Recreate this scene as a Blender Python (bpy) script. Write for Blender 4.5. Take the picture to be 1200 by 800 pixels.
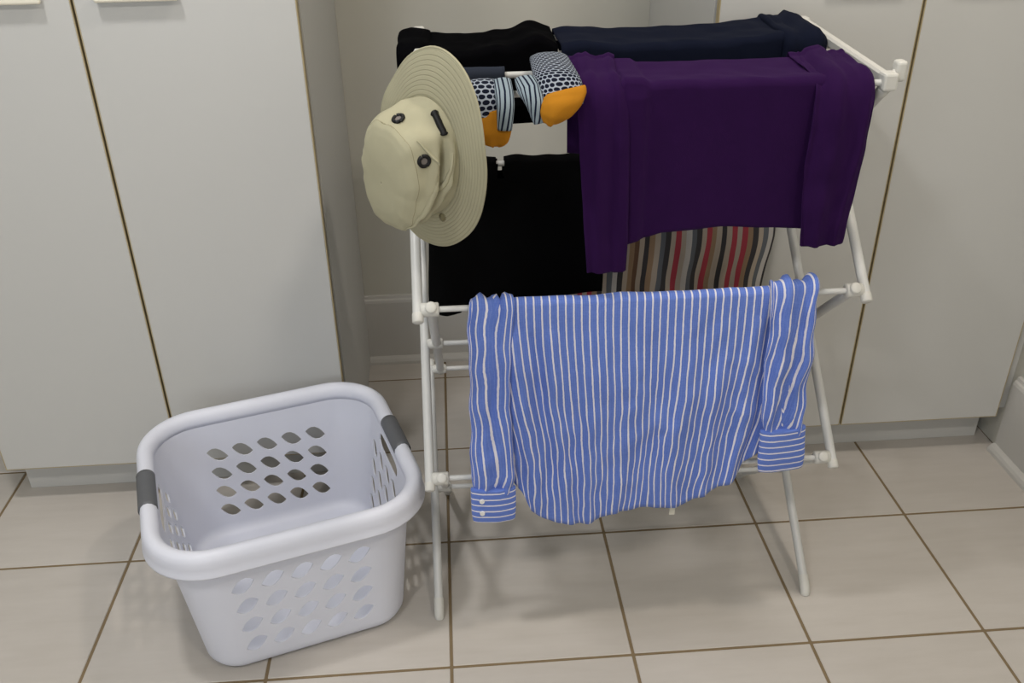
import bpy, bmesh, math, random
from mathutils import Vector, Matrix, noise

for o in list(bpy.data.objects):
    bpy.data.objects.remove(o, do_unlink=True)
SC = bpy.context.scene
COL = SC.collection
R = math.radians
PI = math.pi

# ------------------------------------------------------------------ camera
CAM_POS = Vector((0.0387, -2.13155, 1.31416))
YAW, PITCH, ROLL, FPX = 0.0683450, 0.5157222, -0.0141049, 1067.36
fw = Vector((math.sin(YAW)*math.cos(PITCH), math.cos(YAW)*math.cos(PITCH), -math.sin(PITCH)))
rt = Vector((math.cos(YAW), -math.sin(YAW), 0))
up = rt.cross(fw)
rt2 = rt*math.cos(ROLL) + up*math.sin(ROLL)
up2 = up*math.cos(ROLL) - rt*math.sin(ROLL)
cd = bpy.data.cameras.new('camera')
cam = bpy.data.objects.new('camera', cd)
COL.objects.link(cam)
cam.matrix_world = Matrix(((rt2.x, up2.x, -fw.x, CAM_POS.x), (rt2.y, up2.y, -fw.y, CAM_POS.y),
                           (rt2.z, up2.z, -fw.z, CAM_POS.z), (0, 0, 0, 1)))
cd.sensor_fit = 'HORIZONTAL'
cd.sensor_width = 36.0
cd.lens = FPX/1200*36
cd.clip_start = 0.05
SC.camera = cam

# ------------------------------------------------------------------ world, exposure, light strengths
w = bpy.data.worlds.new('world')
SC.world = w
w.use_nodes = True
w.node_tree.nodes['Background'].inputs[0].default_value = (0.8, 0.85, 1, 1)
w.node_tree.nodes['Background'].inputs[1].default_value = 0.5
SC.view_settings.view_transform = 'Standard'
SC.view_settings.look = 'None'
SC.view_settings.gamma = 1.0
SC.view_settings.use_curve_mapping = False
SC.view_settings.exposure = -0.12
# the ceiling downlights, then two unseen lamps added for front fill: (x, y, watts, radius, colour)
LAMPS = [(-0.62, -1.06, 14.5, 0.09, (1.0, 0.985, 0.97)),
         (0.72, -1.00, 11.0, 0.09, (1.0, 0.91, 0.80)),
         (-0.75, -2.45, 14.0, 0.14, (1.0, 0.98, 0.96)),
         (0.75, -2.45, 13.0, 0.14, (1.0, 0.91, 0.80))]
# unseen window added behind the camera, for cool light from front left
WIN = (-1.65, -0.45, 0.60, 1.80)          # x0, x1, z0, z1
WIN_Y = -3.40
dl = bpy.data.lights.new('added_window_light', 'AREA')
dl.shape = 'RECTANGLE'; dl.size = WIN[1]-WIN[0]-.08; dl.size_y = WIN[3]-WIN[2]-.08
dl.energy = 15.0; dl.color = (0.84, 0.91, 1.0)
dlo = bpy.data.objects.new('added_window_light', dl); COL.objects.link(dlo)
dlo.location = ((WIN[0]+WIN[1])/2, WIN_Y+.01, (WIN[2]+WIN[3])/2)
dlo.rotation_euler = (R(90), 0, 0)       # shines along +y, into the room
CEIL = 2.45

# ------------------------------------------------------------------ materials
def S(c):                      # sRGB 0-255 -> linear
    return tuple(((v/255)/12.92 if v/255 <= 0.04045 else ((v/255+0.055)/1.055)**2.4) for v in c)

class NT:
    def __init__(self, name, rough=0.5, color=(.5, .5, .5), spec=0.5):
        self.m = bpy.data.materials.new(name)
        self.m.use_nodes = True
        self.t = self.m.node_tree
        self.b = self.t.nodes['Principled BSDF']
        self.b.inputs['Roughness'].default_value = rough
        self.b.inputs['Base Color'].default_value = (*color, 1)
        self.b.inputs['Specular IOR Level'].default_value = spec
    def n(self, typ, **kw):
        x = self.t.nodes.new(typ)
        for k, v in kw.items():
            setattr(x, k, v)
        return x
    def l(self, a, b):
        self.t.links.new(a, b)
    def math(self, op, a, b=None, c=None):
        x = self.n('ShaderNodeMath', operation=op)
        for i, v in enumerate((a, b, c)):
            if v is None: continue
            if isinstance(v, (int, float)): x.inputs[i].default_value = v
            else: self.l(v, x.inputs[i])
        return x.outputs[0]
    def mix(self, fac, a, b):
        x = self.n('ShaderNodeMix', data_type='RGBA')
        for s, v in ((x.inputs['Factor'], fac), (x.inputs['A'], a), (x.inputs['B'], b)):
            if isinstance(v, (int, float)): s.default_value = v
            elif isinstance(v, tuple): s.default_value = (*v[:3], 1)
            else: self.l(v, s)
        return x.outputs['Result']
    def noise(self, scale, detail=3, vec=None, rough=0.5):
        x = self.n('ShaderNodeTexNoise')
        x.inputs['Scale'].default_value = scale
        x.inputs['Detail'].default_value = detail
        x.inputs['Roughness'].default_value = rough
        if vec is None:
            tc = self.n('ShaderNodeTexCoord'); vec = tc.outputs['Object']
        self.l(vec, x.inputs['Vector'])
        return x.outputs[0]
    def uv(self):
        u = self.n('ShaderNodeUVMap', uv_map='UVMap')
        s = self.n('ShaderNodeSeparateXYZ')
        self.l(u.outputs[0], s.inputs[0])
        return u.outputs[0], s.outputs[0], s.outputs[1]
    def ramp(self, fac, stops, const=False):
        x = self.n('ShaderNodeValToRGB')
        cr = x.color_ramp
        if const: cr.interpolation = 'CONSTANT'
        while len(cr.elements) < len(stops): cr.elements.new(0.5)
        for e, (p, c) in zip(cr.elements, stops):
            e.position = p; e.color = (*c[:3], 1)
        self.l(fac, x.inputs[0])
        return x.outputs[0]
    def color(self, sock): self.l(sock, self.b.inputs['Base Color'])
    def bump(self, h, strength=0.3, dist=0.001):
        x = self.n('ShaderNodeBump')
        x.inputs['Strength'].default_value = strength
        x.inputs['Distance'].default_value = dist
        self.l(h, x.inputs['Height'])
        self.l(x.outputs[0], self.b.inputs['Normal'])

M = {}
def simple(key, col, rough=0.5, var=0.04, scale=8, spec=0.5, bump=0.0, bscale=200):
    k = NT(key, rough, col, spec)
    nz = k.noise(scale)
    lo = tuple(c*(1-var) for c in col); hi = tuple(min(1, c*(1+var)) for c in col)
    k.color(k.mix(nz, lo, hi))
    if bump:
        k.bump(k.noise(bscale, 2), bump)
    M[key] = k.m
    return k

simple('laminate', (0.53, 0.53, 0.515), 0.38, 0.02, 3, 0.4)
simple('wall_paint', (0.54, 0.53, 0.475), 0.8, 0.03, 5, 0.3, 0.05, 300)
simple('trim_paint', (0.52, 0.51, 0.485), 0.4, 0.02, 6)
simple('ceiling_paint', (0.75, 0.75, 0.73), 0.9, 0.02, 4)
simple('edge_tan', S((170, 155, 120)), 0.6, 0.10, 30)
simple('dark_gap', (0.03, 0.025, 0.02), 0.9)
simple('handle_cream', (0.80, 0.76, 0.64), 0.3, 0.02)
simple('rack_white', (0.57, 0.575, 0.565), 0.35, 0.03, 30)
simple('rack_plastic', (0.60, 0.595, 0.56), 0.45, 0.03, 30)
k = NT('basket_white', 0.42, (0.72, 0.73, 0.81), 0.45)
nzb = k.noise(10)
colb = k.mix(nzb, (0.76, 0.78, 0.87), (0.78, 0.80, 0.89))
k.color(colb)
tr = k.n('ShaderNodeBsdfTranslucent'); k.l(colb, tr.inputs[0])
mx = k.n('ShaderNodeMixShader'); mx.inputs[0].default_value = 0.16
k.l(k.b.outputs[0], mx.inputs[1]); k.l(tr.outputs[0], mx.inputs[2])
k.l(mx.outputs[0], k.t.nodes['Material Output'].inputs[0])
M['basket_white'] = k.m
simple('basket_grip', S((88, 90, 94)), 0.55, 0.06, 60)
simple('grommet_black', (0.005, 0.005, 0.006), 0.5, 0.1, spec=.3)
simple('grommet_metal', (0.16, 0.14, 0.13), 0.35, 0.1)
simple('button_pearl', (0.75, 0.74, 0.72), 0.3, 0.05, 50)
simple('tag_cream', (0.62, 0.60, 0.52), 0.8, 0.05, 60)
simple('lamp_trim', (0.8, 0.8, 0.8), 0.4)
k = NT('lamp_glow', 0.5, (1, 1, 1)); k.b.inputs['Emission Color'].default_value = (1, .97, .93, 1)
k.b.inputs['Emission Strength'].default_value = 4; M['lamp_glow'] = k.m

k = NT('added_window_glass', 0.02, (1, 1, 1)); k.b.inputs['Transmission Weight'].default_value = 1.0
M['added_window_glass'] = k.m
# floor tile: beige grey with faint horizontal streaks, tile-to-tile shift
k = NT('tile', 0.34, spec=0.45)
geo = k.n('ShaderNodeNewGeometry')
mp = k.n('ShaderNodeMapping'); mp.inputs['Scale'].default_value = (1.2, 7, 1)
k.l(geo.outputs['Position'], mp.inputs[0])
n1 = k.noise(5, 5, mp.outputs[0], 0.6)
n2 = k.noise(3.0, 4, geo.outputs['Position'])
oi = k.n('ShaderNodeObjectInfo')
f = k.math('ADD', k.math('MULTIPLY', n1, 0.6), k.math('MULTIPLY', n2, 0.4))
c1 = k.ramp(f, [(0.3, (0.455, 0.423, 0.385)), (0.5, (0.49, 0.458, 0.422)), (0.72, (0.525, 0.493, 0.458))])
br = k.math('ADD', k.math('MULTIPLY', oi.outputs['Random'], 0.06), 0.97)
hs = k.n('ShaderNodeHueSaturation'); k.l(c1, hs.inputs['Color']); k.l(br, hs.inputs['Value'])
k.color(hs.outputs[0])
k.l(k.math('ADD', k.math('MULTIPLY', n1, 0.12), 0.30), k.b.inputs['Roughness'])
k.bump(k.noise(60, 3, geo.outputs['Position']), 0.08)
M['tile'] = k.m
simple('grout', S((124, 108, 84)), 0.9, 0.15, 40, 0.2, 0.3, 300)

def cloth(key, base, rough=0.92, sheen=0.25, weave=900, var=0.12, tint=None, spec=0.2):
    k = NT(key, rough, base, spec)
    if sheen:
        k.b.inputs['Sheen Weight'].default_value = sheen
        k.b.inputs['Sheen Roughness'].default_value = 0.6
        k.b.inputs['Sheen Tint'].default_value = (*(tint or base), 1)
    nz = k.noise(35, 4)
    k.color(k.mix(nz, tuple(c*(1-var) for c in base), tuple(c*(1+var) for c in base)))
    k.bump(k.noise(weave, 2), 0.25, 0.0006)
    M[key] = k.m
    return k
cloth('black_knit', (0.0018, 0.0018, 0.0024), sheen=0.0, spec=0.02)
cloth('black_jersey', (0.0022, 0.0022, 0.0024), sheen=0.0, spec=0.05)
cloth('navy_knit', (0.0042, 0.0062, 0.0165), sheen=0.03, tint=(.05, .07, .15), spec=.1)
cloth('slate_knit', (0.018, 0.023, 0.036), sheen=0.06, tint=(.05, .07, .15))
cloth('purple_knit', (0.0185, 0.0028, 0.0375), sheen=0.10, tint=(.22, .08, .42), spec=.12)
cloth('mustard_knit', S((174, 116, 26)), sheen=0.2, weave=500)

# blue shirt: white pinstripes along the cloth
def striped(key, axis):
    k = NT(key, 0.9, spec=0.2)
    vec, u, v = k.uv()
    a = u if axis == 0 else v
    nz = k.noise(140, 3, vec)
    pos = k.math('ADD', a, k.math('MULTIPLY', k.math('SUBTRACT', nz, 0.5), 0.0012))
    fr = k.math('FRACT', k.math('DIVIDE', pos, 0.0125))
    band = k.math('LESS_THAN', k.math('ABSOLUTE', k.math('SUBTRACT', fr, 0.5)), 0.105)
    hair = k.math('LESS_THAN', k.math('ABSOLUTE', k.math('SUBTRACT', k.math('FRACT', k.math('DIVIDE', pos, 0.00417)), 0.5)), 0.10)
    mp = k.n('ShaderNodeMapping'); mp.inputs['Scale'].default_value = (90, 900, 1) if axis else (900, 90, 1)
    k.l(vec, mp.inputs[0])
    slub = k.noise(1, 3, mp.outputs[0])
    mp2 = k.n('ShaderNodeMapping'); mp2.inputs['Scale'].default_value = (60, 700, 1)
    k.l(vec, mp2.inputs[0])
    slub2 = k.noise(1, 3, mp2.outputs[0])
    base = k.mix(k.math('ADD', k.math('MULTIPLY', slub, .5), k.math('MULTIPLY', slub2, .5)), S((64, 92, 178)), S((116, 142, 212)))
    c = k.mix(k.math('MULTIPLY', hair, 0.10), base, S((170, 178, 222)))
    c = k.mix(k.math('MULTIPLY', band, 0.92), c, S((226, 222, 228)))
    k.color(c)
    k.bump(slub2, 0.2, 0.0006)
    k.b.inputs['Sheen Weight'].default_value = 0.1
    M[key] = k.m
striped('shirt_stripe', 0)
striped('cuff_stripe', 1)

# pyjama: irregular coloured stripes
k = NT('pyjama_stripe', 0.95, spec=0.15)
vec, u, v = k.uv()
fr = k.math('FRACT', k.math('DIVIDE', u, 0.30))
red, cream, char, tan, white, brown, slate = S((170, 68, 80)), S((176, 164, 150)), S((66, 64, 66)), S((150, 126, 102)), S((192, 188, 184)), S((108, 84, 68)), S((100, 104, 110))
seq = [cream, red, cream, red, tan, char, cream, slate, white, char, cream, tan, brown, cream, char, tan, cream, slate, char, cream, red, cream, white, slate, char, cream, red, tan, cream, char]
k.color(k.ramp(fr, [(i/len(seq), c) for i, c in enumerate(seq)], True))
k.bump(k.noise(700, 2), 0.2)
M['pyjama_stripe'] = k.m

# sock knits
k = NT('sock_net', 0.95, spec=0.1)
vec, u, v = k.uv()
PX, PY = 0.0042, 0.0064
ry = k.math('DIVIDE', v, PY)
row = k.math('FLOOR', ry)
sh = k.math('MULTIPLY', k.math('MODULO', row, 2.0), 0.5)
fx = k.math('SUBTRACT', k.math('FRACT', k.math('ADD', k.math('DIVIDE', u, PX), sh)), 0.5)
fy = k.math('SUBTRACT', k.math('FRACT', ry), 0.5)
d = k.math('ADD', k.math('MULTIPLY', k.math('MULTIPLY', fx, fx), 1.0), k.math('MULTIPLY', k.math('MULTIPLY', fy, fy), 1.0))
dot = k.math('LESS_THAN', d, 0.185)
k.color(k.mix(dot, S((146, 154, 166)), S((20, 24, 38))))
k.bump(k.noise(900, 2), 0.3)
M['sock_net'] = k.m
k = NT('sock_stripe', 0.95, spec=0.1)
vec, u, v = k.uv()
fr = k.math('FRACT', k.math('DIVIDE', u, 0.0033))
k.color(k.mix(k.math('LESS_THAN', fr, 0.36), S((138, 152, 162)), S((24, 30, 48))))
k.bump(k.noise(900, 2), 0.3)
M['sock_stripe'] = k.m

# hat canvas, and the brim with rings of stitching
HATC = S((167, 163, 138))
cloth('hat_canvas', HATC, 0.85, 0.08, 1400, 0.05, spec=0.2)
k = NT('hat_brim', 0.85, HATC, 0.2)
vec, u, v = k.uv()            # v = distance from the crown in metres
ring = k.math('FRACT', k.math('DIVIDE', v, 0.0066))
groove = k.math('SMOOTH_MAX', k.math('SUBTRACT', 1.0, k.math('MULTIPLY', k.math('ABSOLUTE', k.math('SUBTRACT', ring, 0.5)), 6.0)), 0.0, 0.1)
nz = k.noise(35, 4)
c = k.mix(nz, tuple(c*0.95 for c in HATC), tuple(c*1.04 for c in HATC))
k.color(k.mix(k.math('MULTIPLY', groove, 0.25), c, tuple(c*0.72 for c in HATC)))
k.bump(k.math('MULTIPLY', groove, -1.0), 0.5, 0.0012)
M['hat_brim'] = k.m
simple('hat_thread', S((128, 122, 92)), 0.9)

# ------------------------------------------------------------------ geometry helpers
def link(name, me, mat, parent=None, smooth=False):
    o = bpy.data.objects.new(name, me)
    COL.objects.link(o)
    if mat and not me.materials: me.materials.append(M[mat])
    if parent: o.parent = parent
    if smooth:
        for p in me.polygons: p.use_smooth = True
    return o
def from_bm(name, bm, mat, parent=None, smooth=False):
    me = bpy.data.meshes.new(name)
    bmesh.ops.recalc_face_normals(bm, faces=bm.faces)
    bm.to_mesh(me); bm.free()
    return link(name, me, mat, parent, smooth)
def tag(o, label, cat=None, group=None, kind=None):
    o['label'] = label
    if cat: o['category'] = cat
    if group: o['group'] = group
    if kind: o['kind'] = kind
    return o
def struct(o, label=None):
    o['kind'] = 'structure'
    if label: o['label'] = label
    return o
def empty(name, loc=(0, 0, 0)):
    o = bpy.data.objects.new(name, None)
    COL.objects.link(o)
    o.empty_display_size = 0.05
    o.location = loc
    return o
def rel(o, parent):
    """parent without moving: o's geometry is in world coordinates"""
    o.parent = parent
    loc = Vector((0, 0, 0)); q = parent
    while q: loc += q.location; q = q.parent
    o.location = -loc
    return o
def box_bm(x0, x1, y0, y1, z0, z1, bev=0.0, seg=2):
    bm = bmesh.new()
    bmesh.ops.create_cube(bm, size=1)
    for v in bm.verts:
        v.co = Vector(((x0+x1)/2+v.co.x*(x1-x0), (y0+y1)/2+v.co.y*(y1-y0), (z0+z1)/2+v.co.z*(z1-z0)))
    if bev:
        bmesh.ops.bevel(bm, geom=bm.edges[:]+bm.verts[:], offset=bev, segments=seg, affect='EDGES', profile=0.5)
    return bm
def box(name, x0, x1, y0, y1, z0, z1, mat, parent=None, bev=0.0, seg=2):
    o = from_bm(name, box_bm(x0, x1, y0, y1, z0, z1, bev, seg), mat)
    if parent: rel(o, parent)
    return o
def frame_of(d):
    d = d.normalized()
    a = Vector((1, 0, 0)) if abs(d.x) < 0.9 else Vector((0, 0, 1))
    s = d.cross(a).normalized()
    return s, d.cross(s).normalized()
def tube_into(bm, pts, r, seg=12, cap=True):
    pts = [Vector(p) for p in pts]
    rings = []
    for i, p in enumerate(pts):
        d = (pts[min(i+1, len(pts)-1)]-pts[max(i-1, 0)])
        s, t = frame_of(d)
        rr = r[i] if isinstance(r, (list, tuple)) else r
        rings.append([bm.verts.new(p+s*(rr*math.cos(2*PI*j/seg))+t*(rr*math.sin(2*PI*j/seg))) for j in range(seg)])
    for a, b in zip(rings, rings[1:]):
        for j in range(seg):
            bm.faces.new((a[j], a[(j+1) % seg], b[(j+1) % seg], b[j]))
    if cap:
        bm.faces.new(rings[0][::-1]); bm.faces.new(rings[-1])
def tube(name, pts, r, mat, parent=None, seg=12):
    bm = bmesh.new()
    tube_into(bm, pts, r, seg)
    o = from_bm(name, bm, mat, None, True)
    try:
        o.data.set_sharp_from_angle(angle=R(50))
    except Exception: pass
    if parent: rel(o, parent)
    return o
def grid(name, P, UV, mat, parent=None, closed=False, mask=None, solid=0.003, caps=False, sub=0):
    """P[i][j] points; UV[i][j]; closed wraps j; mask(i,j) drops faces"""
    ni, nj = len(P), len(P[0])
    verts = [p for row in P for p in row]
    faces, uvs = [], []
    for i in range(ni-1):
        for j in range(nj if closed else nj-1):
            if mask and mask(i, j): continue
            j2 = (j+1) % nj
            faces.append((i*nj+j, i*nj+j2, (i+1)*nj+j2, (i+1)*nj+j))
            uj2 = j+1
            def g(a, b):
                return UV[a][b] if b < len(UV[a]) else UV[a][0]
            uvs += [g(i, j), g(i, uj2), g(i+1, uj2), g(i+1, j)]
    if caps:
        faces.append(tuple(range(nj))[::-1]); uvs += [UV[0][j] for j in range(nj)][::-1]
        faces.append(tuple((ni-1)*nj+j for j in range(nj))); uvs += [UV[ni-1][j] for j in range(nj)]
    me = bpy.data.meshes.new(name)
    me.from_pydata([tuple(v) for v in verts], [], faces)
    ul = me.uv_layers.new(name='UVMap')
    for k_, q in enumerate(uvs): ul.data[k_].uv = q
    o = link(name, me, mat, None, True)
    if solid:
        md = o.modifiers.new('solid', 'SOLIDIFY'); md.thickness = solid; md.offset = 0
    if sub:
        md = o.modifiers.new('sub', 'SUBSURF'); md.levels = sub; md.render_levels = sub
    if parent: rel(o, parent)
    return o
def interp(pts, x):
    """smooth piecewise interpolation through sorted (x, y)"""
    if x <= pts[0][0]: return pts[0][1]
    if x >= pts[-1][0]: return pts[-1][1]
    for (a, b), (c, d) in zip(pts, pts[1:]):
        if a <= x <= c:
            t = (x-a)/(c-a); t2 = t*t*(3-2*t); t = 0.5*t+0.5*t2
            return b+(d-b)*t
def lerp(a, b, t): return a+(b-a)*t
def sstep(a, b, x):
    t = max(0, min(1, (x-a)/(b-a))); return t*t*(3-2*t)
def nz(x, y, z=0.0): return noise.noise(Vector((x, y, z)))
def polyline(pts):
    """arc-length parametrised polyline: returns (length, f(s)->Vector)"""
    pts = [Vector(p) for p in pts]
    L = [0]
    for a, b in zip(pts, pts[1:]): L.append(L[-1]+(b-a).length)
    def f(s):
        s = max(0, min(L[-1], s))
        for i in range(len(pts)-1):
            if s <= L[i+1]+1e-9:
                t = (s-L[i])/max(1e-9, L[i+1]-L[i])
                return pts[i].lerp(pts[i+1], t)
        return pts[-1]
    return L[-1], f

# ------------------------------------------------------------------ room shell
XL, XR, YB, YF = -2.31, 1.318, 0.113, -3.30
T, G = 0.33, 0.0058
fl = struct(box('floor', XL-.1, XR+.1, YF-.1, YB+.1, -0.08, -0.0014, 'grout'), 'brown grout bed under beige floor tiles')
tile_cache = {}
for i in range(-7, 4):
    for j in range(-1, 10):
        x0, x1 = i*T+G/2, min((i+1)*T-G/2, XR)
        y0, y1 = max(-(j+1)*T+G/2, YF), min(-j*T-G/2, YB)
        if x1-x0 < .01 or y1-y0 < .01: continue
        key = (round(x1-x0, 4), round(y1-y0, 4))
        if key not in tile_cache:
            a, b = key
            bm = box_bm(-a/2, a/2, -b/2, b/2, -0.008, 0, 0.0012, 1)
            me = bpy.data.meshes.new('tile'); bm.to_mesh(me); bm.free(); me.materials.append(M['tile'])
            tile_cache[key] = me
        t = bpy.data.objects.new('tile', tile_cache[key]); COL.objects.link(t)
        t.parent = fl; t.location = ((x0+x1)/2, (y0+y1)/2, 0)
struct(box('wall_back', XL-.1, XR+.1, YB, YB+.08, 0, CEIL, 'wall_paint'), 'off white painted wall at the back of the alcove')
struct(box('wall_right', XR, XR+.08, YF-.1, YB, 0, CEIL, 'wall_paint'), 'off white painted side wall beside the cabinet')
struct(box('wall_left', XL-.08, XL, YF-.1, YB, 0, CEIL, 'wall_paint'))
bm = bmesh.new()
for a0, a1, c0, c1 in ((XL-.1, WIN[0], 0, CEIL), (WIN[1], XR+.1, 0, CEIL), (WIN[0], WIN[1], 0, WIN[2]), (WIN[0], WIN[1], WIN[3], CEIL)):
    b2 = box_bm(a0, a1, YF-.18, YF-.1, c0, c1)
    me = bpy.data.meshes.new('tmp'); b2.to_mesh(me); b2.free(); bm.from_mesh(me); bpy.data.meshes.remove(me)
struct(from_bm('wall_front', bm, 'wall_paint'))
win = struct(box('added_window_1', WIN[0], WIN[1], YF-.152, YF-.148, WIN[2], WIN[3], 'added_window_glass'), 'unseen window added behind the camera for cool front light')
for a0, a1, c0, c1 in ((WIN[0], WIN[0]+.04, WIN[2], WIN[3]), (WIN[1]-.04, WIN[1], WIN[2], WIN[3]), (WIN[0]+.04, WIN[1]-.04, WIN[2], WIN[2]+.04), (WIN[0]+.04, WIN[1]-.04, WIN[3]-.04, WIN[3])):
    box('added_window_frame', a0, a1, YF-.165, YF-.105, c0, c1, 'trim_paint', win, .003, 1)
box('added_window_sill', WIN[0]-.03, WIN[1]+.03, YF-.1, YF-.06, WIN[2]-.03, WIN[2]-.001, 'trim_paint', win, .003, 1)
struct(box('ceiling', XL-.1, XR+.1, YF-.1, YB+.1, CEIL, CEIL+.05, 'ceiling_paint'))
def baseboard(name, axis, a0, a1, face, sign, label):
    """profiled board with an eased top and a quarter-round shoe"""
    prof = [(0, 0), (0.030, 0), (0.029, .008), (0.025, .015), (0.018, .019), (0.014, .020), (0.014, .185), (0.012, .192), (0.008, .196), (0.006, .203), (0, .205)]
    bm = bmesh.new()
    A, B = [], []
    for d, z in prof:
        if axis == 'x':
            A.append(bm.verts.new((a0, face+sign*d, z))); B.append(bm.verts.new((a1, face+sign*d, z)))
        else:
            A.append(bm.verts.new((face+sign*d, a0, z))); B.append(bm.verts.new((face+sign*d, a1, z)))
    n = len(prof)
    for q in range(n): bm.faces.new((A[q], A[(q+1) % n], B[(q+1) % n], B[q]))
    bm.faces.new(A[::-1]); bm.faces.new(B)
    return struct(from_bm(name, bm, 'trim_paint'), label)
baseboard('baseboard_back', 'x', -0.2095, 0.5325, YB, -1, 'white painted baseboard at the back of the alcove')
baseboard('baseboard_right', 'y', YF, -0.452, XR, -1, 'white painted baseboard with rounded shoe moulding along the side wall')

# ------------------------------------------------------------------ tall cabinets
DOOR_Y = -0.450
def door(name, x0, x1, z0, z1, parent, hx0, hx1):
    """slab with a tan edge band showing round its face, and a cream bar handle"""
    d = box(name, x0+.0018, x1-.0018, DOOR_Y, DOOR_Y+.018, z0+.0018, z1-.0018, 'laminate', parent, 0.0008, 1)
    bm = bmesh.new()
    for (a0, a1, c0, c1) in ((x0, x0+.0018, z0, z1), (x1-.0018, x1, z0, z1), (x0+.0018, x1-.0018, z0, z0+.0018), (x0+.0018, x1-.0018, z1-.0018, z1)):
        b2 = box_bm(a0, a1, DOOR_Y+.0006, DOOR_Y+.018, c0, c1)
        me = bpy.data.meshes.new('tmp'); b2.to_mesh(me); b2.free(); bm.from_mesh(me); bpy.data.meshes.remove(me)
    e = from_bm('edge_band', bm, 'edge_tan'); rel(e, d); e['label'] = 'thin tan edge band of the door'
    # handle: bar bowed off the door on two short posts
    hz = 1.072
    bm = box_bm(hx0, hx1, DOOR_Y-.016, DOOR_Y-.007, hz-.011, hz+.011, 0.004, 3)
    for px in (hx0+.012, hx1-.012):
        b2 = box_bm(px-.007, px+.007, DOOR_Y-.009, DOOR_Y+.001, hz-.008, hz+.008, .002, 1)
        me = bpy.data.meshes.new('tmp'); b2.to_mesh(me); b2.free(); bm.from_mesh(me); bpy.data.meshes.remove(me)
    h = from_bm('handle', bm, 'handle_cream'); rel(h, d); h['label'] = 'cream bar handle'
    return d
ZD0, ZD1 = 0.094, 2.30
def cabinet(label, x0, x1, gap, handles, closed_left=True):
    c = empty('tall_cabinet', ((x0+x1)/2, -0.17, 0))
    tag(c, label, 'cabinet')
    box('body', x0, x1, DOOR_Y+.022, YB-.001, ZD0-.004, ZD1+.01, 'laminate', c, 0.001, 1)
    box('toe_kick', x0+.008 if closed_left else x0, x1, -0.393, -0.377, 0.0005, ZD0-.006, 'laminate', c)
    door('door', x0, gap-.0022, ZD0, ZD1, c, *handles[0])
    door('door', gap+.0022, x1, ZD0, ZD1, c, *handles[1])
    return c
cabL = cabinet('tall white two-door cabinet behind the laundry basket', -0.964, -0.2115, -0.588, ((-.775, -.634), (-.547, -.408)))
cabR = cabinet('tall white two-door cabinet between drying rack and side wall', 0.535, 1.289, 0.9135, ((.727, .868), (.959, 1.10)))
box('filler_strip', 1.2905, XR-.001, DOOR_Y+.020, DOOR_Y+.036, 0.105, ZD1, 'laminate', cabR)
box('side_panel', -0.2115, -0.2085, DOOR_Y+.022, YB-.002, 0.001, ZD1, 'laminate', cabL)
box('side_panel', 0.5320, 0.5350, DOOR_Y+.022, YB-.002, 0.001, ZD1, 'laminate', cabR)

# ------------------------------------------------------------------ ceiling downlights and added front-fill lamps
for n_, (x, y, watts, rad, colr) in enumerate(LAMPS):
    L = empty('ceiling_light', (x, y, CEIL))
    tag(L, ('small round recessed ceiling light above the laundry basket', 'small round recessed ceiling light above the drying rack',
            'wide round front-fill lamp added in the ceiling over the open floor', 'wide round front-fill lamp added in the ceiling over the open floor')[n_], 'ceiling light', 'ceiling lights of the laundry room')
    bm = bmesh.new()
    prof = [(rad*1.0, 0), (rad*1.0, -.008), (rad*1.15, -.010), (rad*1.25, -.004), (rad*1.25, 0)]
    rings = [[bm.verts.new((r*math.cos(2*PI*j/32), r*math.sin(2*PI*j/32), z)) for j in range(32)] for r, z in prof]
    for a, b in zip(rings, rings[1:]):
        for j in range(32): bm.faces.new((a[j], a[(j+1) % 32], b[(j+1) % 32], b[j]))
    from_bm('trim_ring', bm, 'lamp_trim', L, True)
    bm = bmesh.new()
    bmesh.ops.create_circle(bm, cap_ends=True, radius=rad, segments=32)
    for v in bm.verts: v.co.z = -0.002
    from_bm('diffuser', bm, 'lamp_glow', L)
    ld = bpy.data.lights.new('downlight', 'AREA'); ld.shape = 'DISK'; ld.size = rad*2; ld.energy = watts; ld.color = colr
    lo = bpy.data.objects.new('downlight', ld); COL.objects.link(lo); lo.parent = L; lo.location = (0, 0, -0.012)

# ------------------------------------------------------------------ drying rack
XPL, XPR, XQL, XQR = -0.021, 0.692, 0.000, 0.672      # outer and inner tubes
YFr, YBk = -0.868, -0.500
Z1, Z2, Z3 = 0.33, 0.66, 1.0
rack = empty('drying_rack', (0.335, -0.685, 0))
tag(rack, 'white metal folding accordion drying rack hung with laundry', 'drying rack')
def topz(y): return lerp(.988, 1.004, (y+.85)/.35)
def side_tube(x, a, b, over0, over1):
    a, b = Vector((x, *a)), Vector((x, *b))
    d = (b-a).normalized()
    a2, b2 = a-d*over0, b+d*over1
    t = tube('side_tube', [a2, b2], 0.0082, 'rack_white', rack, 16)
    for e, s in ((a2, -1), (b2, 1)):
        if e.z < 0.02: continue
        c = tube('end_cap', [e-d*s*.010, e+d*s*.0035, e+d*s*.005], [.0092, .0092, .0075], 'rack_plastic', None, 14)
        c.parent = t; c.location = (0, 0, 0)
    return t
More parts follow.
